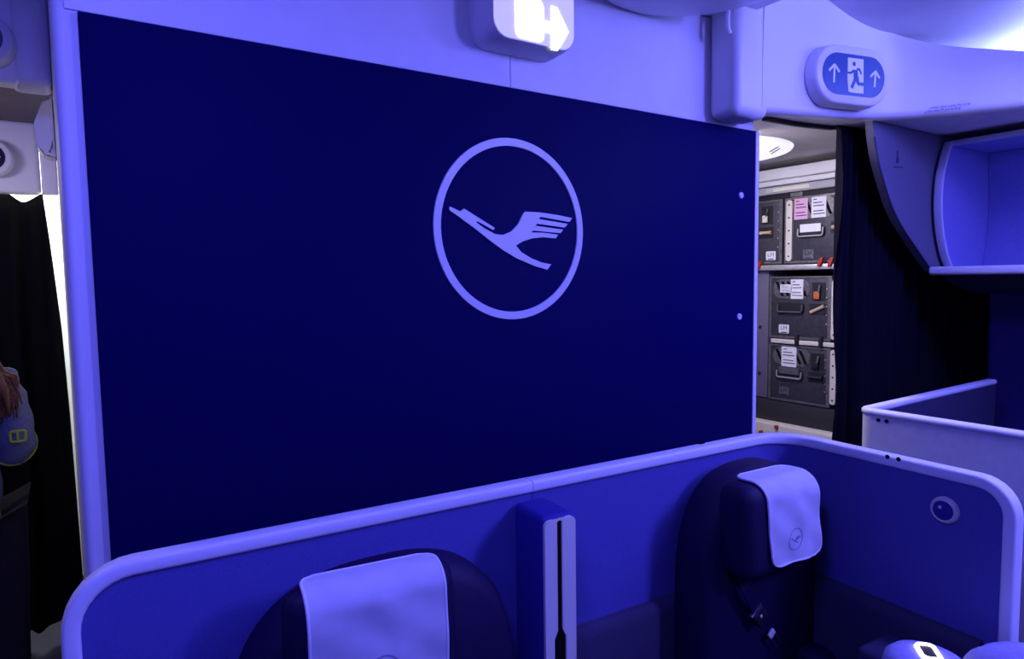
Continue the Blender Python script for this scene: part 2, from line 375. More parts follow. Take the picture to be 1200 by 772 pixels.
# oval running-man sign on the fascia
pA = Vector((2.25, 1.425, 0)); dS = Vector((.37, -.085, 0)).normalized(); nS = Vector((dS.y, -dS.x, 0))
PL_O = pA + nS*.032
def spx(x, y): 
    p = on_plane(x, y, PL_O, nS); return (p-PL_O).dot(dS), p.z
c_l = spx(959, 84); c_r = spx(1031, 97)
sw = c_r[0]-c_l[0]; sc = (c_l[0]+c_r[0])/2; szc = spx(995, 90)[1]
sh = spx(995, 66)[1]-spx(995, 114)[1]
def exit_sign(name, label, cat, O, d, n, sw, sh, arrows, dark=False, group=None):
    """pill shaped sign: O = centre of the back, d = along, n = outwards"""
    t = thing(name, label, cat, O, group)
    L = lambda x, z, h: O + d*x + n*h + Vector((0, 0, z))
    bw, bh = sw*1.2, sh*1.42
    bm = NB(); rings = []
    for kx, h in ((1.03, -.034), (1.03, -.012), (1.0, .006), (.985, .014), (.94, .018)):
        rings.append([bm.verts.new(L(x*kx, z*kx, h)) for x, z in rrect(bw, bh, bh*.495, 10)])
    for A, B in zip(rings, rings[1:]):
        for j in range(len(A)): bm.faces.new((A[j], A[(j+1) % len(A)], B[(j+1) % len(A)], B[j]))
    bm.faces.new(rings[0]); bm.faces.new(rings[-1][::-1])
    finish(bm, 'housing', 'plastic', t, 50)
    bm = NB(); prism(bm, rrect(sw, sh, sh*.49, 10), lambda x, z: L(x, z, .016), lambda x, z: L(x, z, .0195))
    disp = finish(bm, 'display', 'signdark' if dark else 'signblue', t)
    k = sw/660.0; kz = sh/430.0
    def dp(zx, zy): return ((zx-497)*k, -((zy-.135*(zx-497))-366)*kz)
    def flat(nm, polys, m):
        bm = NB()
        for po in polys: prism(bm, po, lambda x, z: L(x, z, .019), lambda x, z: L(x, z, .0205 if m != 'signblue' and m != 'signdark' else .0212))
        return finish(bm, nm, m, t, smooth=False)
    def stroke(p, q, w):
        p, q = Vector(p), Vector(q); e = (q-p).normalized(); s = Vector((-e.y, e.x))*w/2
        return [tuple(p+s), tuple(q+s), tuple(q-s), tuple(p-s)]
    if arrows == 'up':
        for tip, tail, a, b in (((287,250),(284,437),(232,312),(340,330)), ((727,325),(717,495),(672,382),(770,400))):
            w = 18*k
            flat('arrow', [stroke(dp(*tip), dp(*tail), w), stroke(dp(*a), dp(*tip), w), stroke(dp(*b), dp(*tip), w)], 'signwhite')
    else:
        flat('arrow', [[(sw*.30, -sh*.28), (sw*.44, 0), (sw*.30, sh*.28), (sw*.24, sh*.28), (sw*.33, .0), (sw*.24, -sh*.28)]], 'signwhite')
        flat('arrow', [[(sw*.22, -sh*.06), (sw*.34, -sh*.06), (sw*.34, sh*.06), (sw*.22, sh*.06)]], 'signwhite')
    door = [dp(425,180), dp(590,200), dp(598,560), dp(490,548), dp(440,535), dp(425,400)]
    flat('doorway', [door], 'signwhite')
    man = [stroke(dp(505,310), dp(512,400), 46*k), stroke(dp(512,390), dp(468,498), 30*k), stroke(dp(525,385), dp(535,455), 30*k), stroke(dp(530,456), dp(604,464), 26*k),
           stroke(dp(490,312), dp(455,345), 18*k), stroke(dp(462,343), dp(425,335), 16*k), stroke(dp(520,300), dp(552,308), 18*k), stroke(dp(548,304), dp(570,356), 16*k),
           [(dp(490,248)[0]+17*k*math.cos(q*math.pi/8), dp(490,248)[1]+24*kz*math.sin(q*math.pi/8)) for q in range(16)]]
    flat('running_man', man, 'signdark' if dark else 'signblue')
    return t
exit_sign('exit_sign', 'blue oval running-man exit sign with two up arrows on curved fascia', 'exit sign', PL_O+dS*sc+Vector((0,0,szc)), dS, nS, sw, sh, 'up')
# two lines of small print
for (px, py), s, wpx in (((1106, 124.5), 'Secure curtain open using the strap', 61), ((1100, 129), 'during taxi, takeoff and landing', 50)):
    # the facing there runs between these two plan points
    a, b = Vector((2.745, 1.22, 0)), Vector((2.82, 1.08, 0)); d = (b-a).normalized(); n = Vector((d.y, -d.x, 0)); O = a+n*.004
    p = on_plane(px, py, O, n); w = (on_plane(px+wpx/2, py, O, n)-on_plane(px-wpx/2, py, O, n)).length
    bm = NB(); text_mesh(bm, s, .0125, lambda x, y: p+d*x+Vector((0, 0, y)), width=w)
    finish(bm, 'small_print', 'ink', fa, smooth=False)

# fascia across the other aisle with its sign, and a second one further down
fl = thing('aisle_fascia', 'white fascia with rounded end just beside the bulkhead post', 'fascia', (-.5, 2.2, 2.13))
bm = NB(); rbox(bm, (-1.4, 2.2, 2.128), (-.0665, 2.27, 2.7), .010, 4); finish(bm, 'facing', 'plastic', fl, 60)
bm = NB(); rbox(bm, (-.085, 2.2012, 2.129), (.0065, 2.32, 2.7), .020, 6); finish(bm, 'end_block', 'plastic', fl, 60)
cl = on(17, 50, Y=2.17)
exit_sign('exit_sign', 'oval exit sign on the white fascia beside the bulkhead post', 'exit sign', Vector((cl.x-.130, 2.166, cl.z)), Vector((1,0,0)), Vector((0,-1,0)), .215, .094, 'right', True)
f2 = thing('aisle_fascia', 'low white fascia directly above the black curtain', 'fascia', (-.5, 3.36, 1.97))
bm = NB(); rbox(bm, (-1.4, 3.36, 1.972), (-.052, 3.43, 2.262), .02, 5); finish(bm, 'facing', 'plastic', f2, 60)
bm = NB(); rbox(bm, (-.050, 3.362, 1.975), (.0065, 3.43, 2.262), .008, 3); finish(bm, 'end_strip', 'plastic', f2, 60)
cl = on(15, 186, Y=3.33)
exit_sign('exit_sign', 'dark oval exit sign with white arrow above the black curtain', 'exit sign', Vector((cl.x-.135, 3.326, cl.z)), Vector((1,0,0)), Vector((0,-1,0)), .225, .100, 'right', True)
bm = NB()
prism(bm, [(2.25,2.16),(3.42,2.262),(3.42,2.30),(2.25,2.20)], lambda y, z: Vector((-1.4, y, z)), lambda y, z: Vector((.0065, y, z)))
struct(finish(bm, 'trim_2', 'taupe'))
# rounded pale guard on the flank of the bulkhead
bm = NB(); g = [on(53,150,Y=2.45), on(66,115,Y=2.45), on(66,185,Y=2.45)]
gz0, gz1 = g[2].z, g[1].z
prism(bm, [(0,gz1),(-.028,gz1-.02),(-.052,gz0+.09),(-.048,gz0+.03),(-.030,gz0),(0,gz0-.005)], lambda x, z: Vector((x+.0065, 2.42, z)), lambda x, z: Vector((x+.0065, 2.50, z)))
bmesh.ops.bevel(bm, geom=[e for e in bm.edges], offset=.004, segments=2, affect='EDGES')
tag(finish(bm, 'corner_guard', 'plastic', angle=50), 'small pale rounded guard on the bulkhead flank below the fascia', 'guard')
# end wall of the crew area, lit white
bm = NB(); rbox(bm, (-1.4, 4.3, 0), (1.0, 4.36, 2.6)); struct(finish(bm, 'wall_back', 'wall'))
bm = NB(); rbox(bm, (-1.4, 3.43, 2.40), (.3, 4.36, 2.46)); struct(finish(bm, 'trim_3', 'wall'))
bm = NB(); rbox(bm, (-1.46, 2.2, 0), (-1.4, 4.36, 2.6)); struct(finish(bm, 'wall_left', 'side'))

# ------------------------------------------------------------ curtains
def curtain(bm, fx, topz, botz, x0, x1, y, amp, pitch, nx, nz, T=.006, seed=1, scallop=0):
    rnd = random.Random(seed); ph = [rnd.uniform(0, 6.28) for _ in range(6)]
    grid = []
    for i in range(nx+1):
        u = i/nx; col = []
        for j in range(nz+1):
            v = j/nz
            x = fx(u, v)
            s = x/pitch*2*math.pi + .8*math.sin(v*2.2+ph[0]) + .6*math.sin(u*9+ph[1])
            yy = y + amp*(.55+.45*math.sin(u*13+ph[2]))*math.sin(s)*(0.6+.5*v) + .012*math.sin(s*2.3+ph[3]+v*3)
            z = topz + (botz-topz)*v
            if j == 0 and scallop: z -= scallop*(.5+.5*math.sin(s))
            col.append(bm.verts.new((x, yy, z)))
        grid.append(col)
    for i in range(nx):
        for j in range(nz): bm.faces.new((grid[i][j], grid[i+1][j], grid[i+1][j+1], grid[i][j+1]))
    geo = bmesh.ops.solidify(bm, geom=list(bm.faces), thickness=T)
def lerp_list(L, v):
    for (a, xa), (b, xb) in zip(L, L[1:]):
        if v <= b: return xa+(xb-xa)*(v-a)/(b-a)
    return L[-1][1]
# black curtain across the crew aisle
edge = [(0,-.050),(.1,-.036),(.3,-.014),(.5,-.004),(.8,.003),(1,.005)]
bm = NB(); curtain(bm, lambda u, v: -1.35+(lerp_list(edge, v)+1.35)*u, 1.990, .10, 0, 0, 3.50, .035, .13, 130, 26, seed=4, scallop=.035)
tag(finish(bm, 'curtain', 'curtain_b', angle=80), 'black pleated curtain hanging behind the standing person', 'curtain')
# navy curtain by the galley: a gathered bunch and the drawn length
cr = thing('curtain', 'navy curtain beside the galley, gathered at its edge and drawn to the window lining', 'curtain', (2.7, 1.5, 0))
gl = [(0, (2.600, 2.745)), (.25, (2.612, 2.735)), (.5, (2.62, 2.745)), (.8, (2.60, 2.74)), (1, (2.56, 2.73))]
def gx(u, v):
    a = lerp_list([(k, w[0]) for k, w in gl], v); b = lerp_list([(k, w[1]) for k, w in gl], v); return a+(b-a)*u
bm = NB(); curtain(bm, gx, 2.180, .06, 0, 0, 1.505, .026, .062, 60, 24, seed=2)
finish(bm, 'gathered_edge', 'curtain', cr, 80)
bm = NB(); curtain(bm, lambda u, v: 2.70+(4.04-2.70)*u, 2.180, .06, 0, 0, 1.515, .020, .15, 110, 20, seed=3)
finish(bm, 'drawn_length', 'curtain', cr, 80)
tr = [(2.22,1.585,2.187),(2.33,1.583,2.187),(2.45,1.575,2.187),(2.60,1.548,2.187),(2.75,1.52,2.187),(4.0,1.515,2.187)]
bm = NB(); P = dense(tr, 5); fr = [(Vector((0,1,0)), Vector((0,0,1)))]*len(P)
sweep(bm, P, fr, [(-.009,-.007),(.009,-.007),(.009,.008),(-.009,.008)])
tag(finish(bm, 'curtain_track', 'dark'), 'thin dark curtain track on the grey ceiling by the galley', 'track')

# ------------------------------------------------------------ galley
GX = 3.2
g = thing('galley_unit', 'galley rack with pale cornice and shelves holding grey metal containers', 'galley', (3.5, 2.1, 0))
def gy(x, y=300): return on(x, y, X=GX).y
def gz(y, x=887): return on(x, y, X=GX).z
bm = NB(); rbox(bm, (GX+.40, 1.60, .0), (3.86, 2.9, 2.165)); rbox(bm, (GX+.02, 1.60, 0), (GX+.42, 1.62, 2.165)); rbox(bm, (GX+.02, 2.56, 0), (GX+.42, 2.9, 2.165))
finish(bm, 'carcass', 'carcass', g, smooth=False)
zA1, zA0 = 2.003, 1.660      # top row
zS = 1.625
zC1, zC0 = 1.592, 1.262
zE1, zE0 = 1.226, .922
for z0, z1, d in ((2.105, 2.163, -.03), (2.075, 2.102, -.02)):
    bm = NB(); rbox(bm, (GX+d, 1.60, z0), (GX+.42, 2.9, z1), .006, 2); finish(bm, 'cornice', 'wall', g)
bm = NB(); rbox(bm, (GX-.012, 1.60, 2.032), (GX+.42, 2.9, 2.070), .004, 2); finish(bm, 'header_rail', 'galley', g)
y0, y1 = gy(950, 220), gy(908, 220)
bm = NB(); rbox(bm, (GX-.016, y0, 2.042), (GX-.010, y1, 2.062), .002, 1); finish(bm, 'label_strip', 'plate', g)
bm = NB(); rbox(bm, (GX-.016, gy(909,220)+.003, 2.040), (GX-.010, gy(899,220), 2.064), .002, 1); finish(bm, 'label_tag', 'plastic_grey', g)
bm = NB(); rbox(bm, (GX+.01, 1.60, 2.008), (GX+.42, 2.9, 2.030)); finish(bm, 'shadow_gap', 'dark', g)
bm = NB(); rbox(bm, (GX+.0, gy(941,225), 2.004), (GX+.02, gy(926,225), 2.030), .003, 1); finish(bm, 'latch_plate', 'edge', g)
bm = NB(); rbox(bm, (GX-.03, 1.60, zS), (GX+.42, 2.9, zA0-.006), .006, 2); finish(bm, 'shelf', 'alu', g)
bm = NB(); rbox(bm, (GX-.005, 1.60, zE1+.006), (GX+.42, 2.22, zC0-.006), .004, 2); finish(bm, 'shelf', 'rail', g)
bm = NB(); rbox(bm, (GX-.0, 1.60, .80), (GX+.42, 2.9, zE0-.006), .004, 2); finish(bm, 'base_plinth', 'carcass', g)
bm = NB(); rbox(bm, (GX-.06, 1.60, .66), (GX+.42, 2.9, .80), .01, 3); finish(bm, 'worktop', 'rail', g)
bm = NB(); rbox(bm, (GX+.0, 1.60, .0), (GX+.42, 2.9, .66), .0); finish(bm, 'lower_cupboard', 'galley', g)
yC = gy(902, 360)
bm = NB(); rbox(bm, (GX+.005, yC+.012, zE0), (GX+.42, 2.56, zS), .004, 2); fp = finish(bm, 'filler_panel', 'filler', g)
for px in ((891, 383), (890, 437)):
    c = on(*px, X=GX+.005); bm = NB(); lathe(bm, [(.010, 0), (.009, .004), (.002, .005)], lambda x, y, h: Vector((c.x-h, c.y+x, c.z+y)), 12); finish(bm, 'screw', 'dark', fp)
# turn latches
def latch(px, m, ln=.045, X=GX-.032, tilt=.35):
    c = on(*px, X=X); bm = NB()
    rbox(bm, (-.012, -.009, -ln/2), (.012, .009, ln/2), .004, 2, T=lambda x, y, z: Vector((c.x+x, c.y+y-z*tilt, c.z+z)))
    finish(bm, 'turn_latch', m, g)
for px in ((890, 311), (962, 307), (974, 307)): latch(px, 'red')
for px in ((934, 399), (962, 401)): latch(px, 'dark', .06, GX-.008, 0)
for px in ((892, 506), (910, 500)): latch(px, 'red', .018, GX-.064, 0)
# cream upright rails with holes
for xa, xb, z0, z1 in ((922, 929, zA0+.012, zA1-.012), (977, 984, zC0+.01, zC1-.02), (977, 984, zE0+.02, zE1-.005)):
    a, b = gy(xb), gy(xa); bm = NB()
    prism(bm, rrect(b-a, z1-z0, (b-a)*.45, 4, (a+b)/2, (z0+z1)/2), lambda y, z: Vector((GX-.012, y, z)), lambda y, z: Vector((GX+.02, y, z)))
    rl = finish(bm, 'upright_rail', 'rail', g)
    for k in range(5):
        zz = z0+(z1-z0)*(.08+.21*k); bm = NB()
        lathe(bm, [(.005, 0), (.005, .002)], lambda x, y, h: Vector((GX-.012-h, (a+b)/2+x, zz+y)), 10)
        finish(bm, 'rivet', 'dark', rl)

def container(name, label, y0, y1, z0, z1, spec):
    """front faces -X; the photograph shows y1 (far) on the left. local s: 0 at y1 .. 1 at y0, t: 0 bottom .. 1 top"""
    t = thing(name, label, 'container', (GX+.2, (y0+y1)/2, z0), 'metal galley containers')
    X = GX
    def L(s, q, h=0): return Vector((X-h, y1+(y0-y1)*s, z0+(z1-z0)*q))
    bm = NB(); rbox(bm, (X, y0, z0), (X+.38, y1, z1), .006, 2); finish(bm, 'casing', 'body', t)
    def quad(nm, s0, q0, s1, q1, m, h0=0, h1=.004, par=t, r=0):
        bm = NB()
        if r:
            W_, H_ = abs(y1-y0)*(s1-s0), (z1-z0)*(q1-q0)
            prism(bm, rrect(W_, H_, r, 4), lambda a, b: L((s0+s1)/2, (q0+q1)/2, h0)+Vector((0, -a, b)), lambda a, b: L((s0+s1)/2, (q0+q1)/2, h1)+Vector((0, -a, b)))
        else:
            prism(bm, [(s0,q0),(s1,q0),(s1,q1),(s0,q1)], lambda a, b: L(a, b, h0), lambda a, b: L(a, b, h1))
        return finish(bm, nm, m, par, smooth=False)
    for e in ((0,0,.035,1),(.945,0,1,1),(.035,0,.945,.035),(.035,.97,.945,1)): quad('edge_profile', *e, 'edge', -.001, .005)
    vc = spec.get('vent', (.30, .80))
    # vent: round plate with slanting slats
    vw = spec.get('vw', .27)
    v = quad('vent_plate', vc[0]-vw, vc[1]-.155, vc[0]+vw, vc[1]+.155, 'edge', 0, .003, r=.045)
    Wd, Hd = abs(y1-y0), z1-z0
    for k in range(-2, 3):
        bm = NB(); cs = vc[0]+k*.085*vw/.27
        q = [(cs-.075, vc[1]+.118), (cs-.030, vc[1]+.118), (cs+.075, vc[1]-.118), (cs+.030, vc[1]-.118)]
        prism(bm, q, lambda a, b: L(a, b, .002), lambda a, b: L(a, b, .0042)); finish(bm, 'slat_opening', 'black', v, smooth=False)
    # paper tags
    for (s0, q0, s1, q1, m) in spec.get('tags', ()):
        tg = quad('paper_tag', s0, q0, s1, q1, m, .003, .0055)
        bm = NB()
        for kk, (fa_, fb) in enumerate(((.86,.25),(.70,.6),(.55,.75),(.3,.7),(.16,.8))):
            prism(bm, [(s0+(s1-s0)*.12, q0+(q1-q0)*fa_), (s0+(s1-s0)*(.12+fb), q0+(q1-q0)*fa_), (s0+(s1-s0)*(.12+fb), q0+(q1-q0)*(fa_+.045)), (s0+(s1-s0)*.12, q0+(q1-q0)*(fa_+.045))], lambda a, b: L(a, b, .005), lambda a, b: L(a, b, .0060))
        finish(bm, 'print_lines', 'ink', tg, smooth=False)
    # handle in its recess
    hs, hq = spec.get('handle', (.30, .47)); hw = .20
    quad('handle_recess', hs-hw-.02, hq-.085, hs+hw+.02, hq+.075, 'dark', 0, .0032, r=.012)
    bm = NB(); pts = [L(hs-hw, hq+.05, .012), L(hs-hw, hq-.05, .016), L(hs-hw+.02, hq-.07, .016), L(hs+hw-.02, hq-.07, .016), L(hs+hw, hq-.05, .016), L(hs+hw, hq+.05, .012)]
    tube(bm, pts, .0045, 6); finish(bm, 'handle', 'alu' if spec.get('bright') else 'edge', t)
    if spec.get('hpaper'):
        quad('handle_card', hs-hw*.85, hq-.01, hs+hw*.8, hq+.11, spec['hpaper'], .008, .011)
    # latch in a recess, pull below
    ls, lq = spec.get('latch', (.80, .76))
    quad('latch_recess', ls-.10, lq-.14, ls+.10, lq+.14, 'dark', 0, .0035)
    bm = NB(); pts = [L(ls+.03, lq+.10, .010), L(ls+.02, lq, .014), L(ls-.02, lq-.10, .010)]
    tube(bm, pts, .006, 6); lv = finish(bm, 'latch_lever', 'steel', t)
    bm = NB(); rbox(bm, (-.006, -.016, -.020), (.004, .016, .020), .004, 2, T=lambda x, y, z: L(ls-.015, lq-.06, .012)+Vector((x, y, z))); finish(bm, 'lever_tip', spec.get('tip', 'edge'), lv)
    quad('pull_recess', ls-.14, lq-.36, ls+.11, lq-.19, 'dark', 0, .003)
    sl = spec.get('pullslope', 0)
    bm = NB()
    o_, e_ = L(ls-.11, lq-.275-sl, .008), L(ls+.09, lq-.275+sl, .008)
    tube(bm, [o_, o_.lerp(e_, .3), o_.lerp(e_, .7), e_], lambda i: (.010, .0085, .0085, .011)[i], 8)
    finish(bm, 'pull_tab', spec.get('pull', 'tan'), t)
    for k in range(5):
        bm = NB(); c = L(.925, .80-k*.135, .004); lathe(bm, [(.0035, 0), (.003, .002), (.001, .003)], lambda x, y, h: Vector((c.x-h, c.y+x, c.z+y)), 8); finish(bm, 'rivet', 'alu', t)
    # badge
    bs, bq = spec.get('badge', (.26, .16))
    bd = quad('badge', bs-.085, bq-.07, bs+.085, bq+.07, 'paper' if spec.get('whitebadge') else 'edge', .001, .004, r=.006)
    bm = NB(); f = lambda x, y: L(bs, bq+.018, .0048)+Vector((0, -x, y)); text_mesh(bm, 'LH', .034, f)
    prism(bm, [(-.018,-.021),(.018,-.021),(.018,-.016),(-.018,-.016)], lambda x, y: L(bs, bq, .0042)+Vector((0, -x, y)), lambda x, y: L(bs, bq, .0050)+Vector((0, -x, y)))
    finish(bm, 'badge_lettering', 'ink', bd, smooth=False)
    return t
yA0 = gy(917.5, 270); yB1 = gy(920, 270); wB = .345
container('galley_container', 'grey metal container cut off by the bulkhead edge, on the top shelf', yA0, yA0+.345, zA0, zA1, dict(latch=(.72,.77), tip='plate', pull='tan', whitebadge=True, badge=(.80,.13), handle=(.15,.45), bright=1, vent=(.26,.78), hpaper='paper'))
container('galley_container', 'grey metal container with pink and white paper tags on the top shelf', yB1-wB, yB1, zA0, zA1, dict(vent=(.50,.82), vw=.30, tags=((.16,.66,.38,.97,'pink'),(.44,.665,.67,.97,'paper')), handle=(.44,.47), bright=1, hpaper='paper', latch=(.88,.78), badge=(.40,.13), pull='tan'))
yC0 = gy(975, 360)
container('galley_container', 'grey metal container with orange latch and two overlapping white tags, middle row', yC0, yC-.002, zC0, zC1, dict(tags=((.18,.74,.37,.87,'paper'),(.36,.64,.56,.95,'paper')), tip='orange', pull='tan', pullslope=.05, whitebadge=True, badge=(.25,.15), handle=(.36,.50), vent=(.36,.80), vw=.30))
container('galley_container', 'grey metal container mostly hidden by the curtain edge, in the middle row', 1.60, gy(985,360), zC0, zC1, dict(tags=((.12,.30,.34,.62,'paper'),), badge=(.6,.15), handle=(.55,.5)))
container('galley_container', 'grey metal container in the lowest row with one long white tag', yC0, yC-.002, zE0, zE1, dict(tags=((.22,.62,.47,.97,'paper'),), hpaper='edge', handle=(.36,.50), bright=1, vent=(.38,.80), vw=.31, badge=(.27,.18), pull='dark', tip='dark'))
container('galley_container', 'grey metal container in the lowest row, mostly hidden by the curtain edge', 1.60, gy(985,440), zE0, zE1, dict(badge=(.6,.15), handle=(.55,.5), vent=(.22,.8)))
# round ceiling light of the galley
c = Vector((2.62, 2.20, 2.196))
gl_ = thing('ceiling_light', 'round white glowing ceiling light in front of the galley', 'ceiling light', c)
bm = NB(); lathe(bm, [(.40,0),(.395,-.008),(.36,-.016),(.15,-.022),(.01,-.023)], lambda x, y, h: c+Vector((x, y, h)), 48); finish(bm, 'lens', 'litsoft', gl_, 50)
bm = NB()
for px in (((902,178),(912,172)), ((904,180),(914,174))):
    a, b = on(*px[0], Z=2.176), on(*px[1], Z=2.176); tube(bm, [a, b], .0025, 5)
finish(bm, 'score_marks', 'ink', gl_)

# ------------------------------------------------------------ divider and overhead bin by the window
DY = 1.40
dv = thing('class_divider', 'dark grey divider panel with curved lower edge beside the overhead bin', 'divider', (3.3, DY, 1.6))
o1 = [on(x, y, Y=DY) for x, y in ((1024,160),(1028,185),(1036,215),(1046,245),(1058,268),(1074,292),(1092,318))]
pts = [(p.x, p.z) for p in o1]; pts = dense(pts, 4) + [(3.67, 1.60), (3.67, 2.194), (pts[0][0]-.012, 2.194)]
bm = NB(); prism(bm, pts, lambda x, z: Vector((x, DY, z)), lambda x, z: Vector((x, DY+.03, z))); finish(bm, 'panel_board', 'divider', dv, 30)
bm = NB(); P = dense([(p.x, DY-.002, p.z) for p in o1], 4); tube(bm, P, .004, 6); finish(bm, 'edge_bead', 'shell_pad', dv)
ic = on(1052, 187, Y=DY-.001)
bm = NB()
prism(bm, rrect(.018, .030, .0085, 5, ic.x, ic.z), lambda x, z: Vector((x, DY, z)), lambda x, z: Vector((x, DY-.002, z)))
prism(bm, rrect(.009, .020, .004, 4, ic.x-.002, ic.z+.026), lambda x, z: Vector((x, DY, z)), lambda x, z: Vector((x, DY-.002, z)))
prism(bm, [(ic.x-.03, ic.z-.034), (ic.x+.045, ic.z-.030), (ic.x+.045, ic.z-.026), (ic.x-.03, ic.z-.029)], lambda x, z: Vector((x, DY, z)), lambda x, z: Vector((x, DY-.002, z)))
finish(bm, 'pictogram', 'ink', dv, smooth=False)
ob = thing('overhead_bin', 'open empty overhead bin with bowed end panel and pale bottom ledge', 'overhead bin', (3.4, .5, 1.6))
BY = 1.385
bp = [(3.250,1.628),(3.20,1.69),(3.155,1.79),(3.135,1.90),(3.145,2.01),(3.18,2.10),(3.215,2.160)]
bp = dense(bp, 4)
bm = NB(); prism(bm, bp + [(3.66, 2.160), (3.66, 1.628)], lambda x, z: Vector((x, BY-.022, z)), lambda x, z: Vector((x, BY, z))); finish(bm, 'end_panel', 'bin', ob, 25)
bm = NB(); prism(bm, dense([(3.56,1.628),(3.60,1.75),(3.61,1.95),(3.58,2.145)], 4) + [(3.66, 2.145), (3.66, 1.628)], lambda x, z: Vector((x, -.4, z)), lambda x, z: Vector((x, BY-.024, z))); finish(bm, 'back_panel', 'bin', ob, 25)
bm = NB(); rbox(bm, (3.215, -.4, 2.147), (3.66, BY-.024, 2.160)); finish(bm, 'top_panel', 'bin', ob)
bm = NB(); fr = []
P = [Vector((x-.004, BY-.014, z)) for x, z in bp]
for i, p in enumerate(P):
    t = (P[min(i+1, len(P)-1)]-P[max(i-1, 0)]).normalized(); fr.append((Vector((0,1,0)), Vector((0,1,0)).cross(t).normalized()))
sweep(bm, P, fr, rrect(.034, .012, .004, 3)); o = finish(bm, 'end_edge', 'bin_edge', ob, 40); o['label'] = 'paler bowed end edge'
bm = NB(); rbox(bm, (3.205, -.4, 2.143), (3.222, BY-.03, 2.166), .004, 2); finish(bm, 'top_edge', 'bin_edge', ob)
bm = NB(); rbox(bm, (3.098, -.4, 1.590), (3.66, BY+.004, 1.626), .012, 4); o = finish(bm, 'ledge', 'plastic', ob, 50); o['label'] = 'pale rounded bottom ledge'
bm = NB(); prism(bm, [(3.18,1.59),(3.66,1.59),(3.66,1.50),(3.55,1.50),(3.3,1.545)], lambda x, z: Vector((x, -.4, z)), lambda x, z: Vector((x, BY-.01, z))); o = finish(bm, 'underside', 'shell_pad', ob, 25)

# ------------------------------------------------------------ the seat pair
TH = math.radians(-3.2); cT, sT = math.cos(TH), math.sin(TH)
def TS(u, v, z): return Vector((u*cT - v*sT, u*sT + v*cT, z))
def DS(u, v): return Vector((u*cT - v*sT, u*sT + v*cT, 0))
HB, UL, UW, VB, VE = 1.11, -.115, 1.817, 1.385, .70
def shell_path(UL, UW, VB, VE, RC, RE1, RE2, zbot, H, off):
    """centre line, from left foot up, along the back, round the plan corner, along the wing, down. gives (u, v, z, n)"""
    out = []; o = off
    ub, vb = UL+o, VB-o
    out.append((ub, vb, zbot, (0,-1)))
    for i in range(9):
        a = math.pi/2*i/8; r = RE1
        out.append((ub+r-r*math.cos(a), vb, H-o-r+r*math.sin(a), (0,-1)))
    xs = (UW-o-RC)
    for k in range(1, 13): out.append((ub+RE1+(xs-ub-RE1)*k/13, vb, H-o, (0,-1)))
    for i in range(13):
        a = math.pi/2*i/12
        out.append((xs+RC*math.sin(a), vb-RC+RC*math.cos(a), H-o, (-math.sin(a), -math.cos(a))))
    ve = VE+o
    for k in range(1, 6): out.append((UW-o, vb-RC-(vb-RC-ve-RE2)*k/6, H-o, (-1,0)))
    for i in range(9):
        a = math.pi/2*i/8; r = RE2
        out.append((UW-o, ve+r-r*math.sin(a), H-o-r+r*math.cos(a), (-1,0)))
    out.append((UW-o, ve, zbot, (-1,0)))
    return out
def build_shell(pth, T, t, seam_u, pm, rm, wr=.044, hr=.030, th=.030):
    # rim
    segs = [pth]
    if seam_u is not None:
        k = next(i for i, p in enumerate(pth) if p[0] > seam_u and p[2] > 1)
        a = list(pth[:k]) + [(seam_u-.001, pth[k][1], pth[k][2], pth[k][3])]; b = [(seam_u+.001, pth[k][1], pth[k][2], pth[k][3])] + list(pth[k:])
        segs = [a, b]
    pr = rrect(wr, hr, .008, 3)
    for sg_ in segs:
        P = [T(*p[:3]) for p in sg_]; fr = []
        for i, p in enumerate(sg_):
            tt = (P[min(i+1, len(P)-1)]-P[max(i-1, 0)]).normalized()
            n = (T(p[0]+p[3][0], p[1]+p[3][1], p[2])-T(*p[:3])).normalized()
            fr.append((n, n.cross(tt).normalized()))
        bm = NB(); sweep(bm, P, fr, pr); finish(bm, 'rim', rm, t, 50)
        # upholstered panel under it
        bm = NB(); cols = []
        for p in sg_:
            if p[2] < .02: continue
            n = Vector(p[3]); zz = p[2]
            a = T(p[0]+n.x*th/2, p[1]+n.y*th/2, .0); b = T(p[0]+n.x*th/2, p[1]+n.y*th/2, zz)
            c_ = T(p[0]-n.x*th/2, p[1]-n.y*th/2, zz); d_ = T(p[0]-n.x*th/2, p[1]-n.y*th/2, .0)
            cols.append([bm.verts.new(q) for q in (a, b, c_, d_)])
        for A, B in zip(cols, cols[1:]):
            for j in range(4): bm.faces.new((A[j], A[(j+1) % 4], B[(j+1) % 4], B[j]))
        bm.faces.new(cols[0][::-1]); bm.faces.new(cols[-1])
        finish(bm, 'back_panel', pm, t, 40)
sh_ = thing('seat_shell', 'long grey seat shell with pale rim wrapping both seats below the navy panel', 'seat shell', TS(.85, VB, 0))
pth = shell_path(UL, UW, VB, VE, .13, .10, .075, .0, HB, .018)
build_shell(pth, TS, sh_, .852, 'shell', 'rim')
for px in ((1040, 535), (1053, 538)):
    c = on_plane(*px, TS(UW-.041, 1, 1), DS(-1, 0)); bm = NB(); n = DS(-1, 0); d = DS(0, 1)
    lathe(bm, [(.006, 0), (.006, .001), (.001, .0012)], lambda x, y, h: c+n*(h)+d*x+Vector((0,0,y)), 12); o = finish(bm, 'rim_screw', 'black', sh_)
c = on_plane(822, 515, TS(1, VB-.006, 1), DS(0, -1)); bm = NB(); cu_ = c.x*cT+c.y*sT
rbox(bm, (cu_-.011, VB-.010, HB-.006), (cu_+.011, VB+.002, HB+.001), .001, 1, T=TS); finish(bm, 'rim_notch', 'black', sh_)
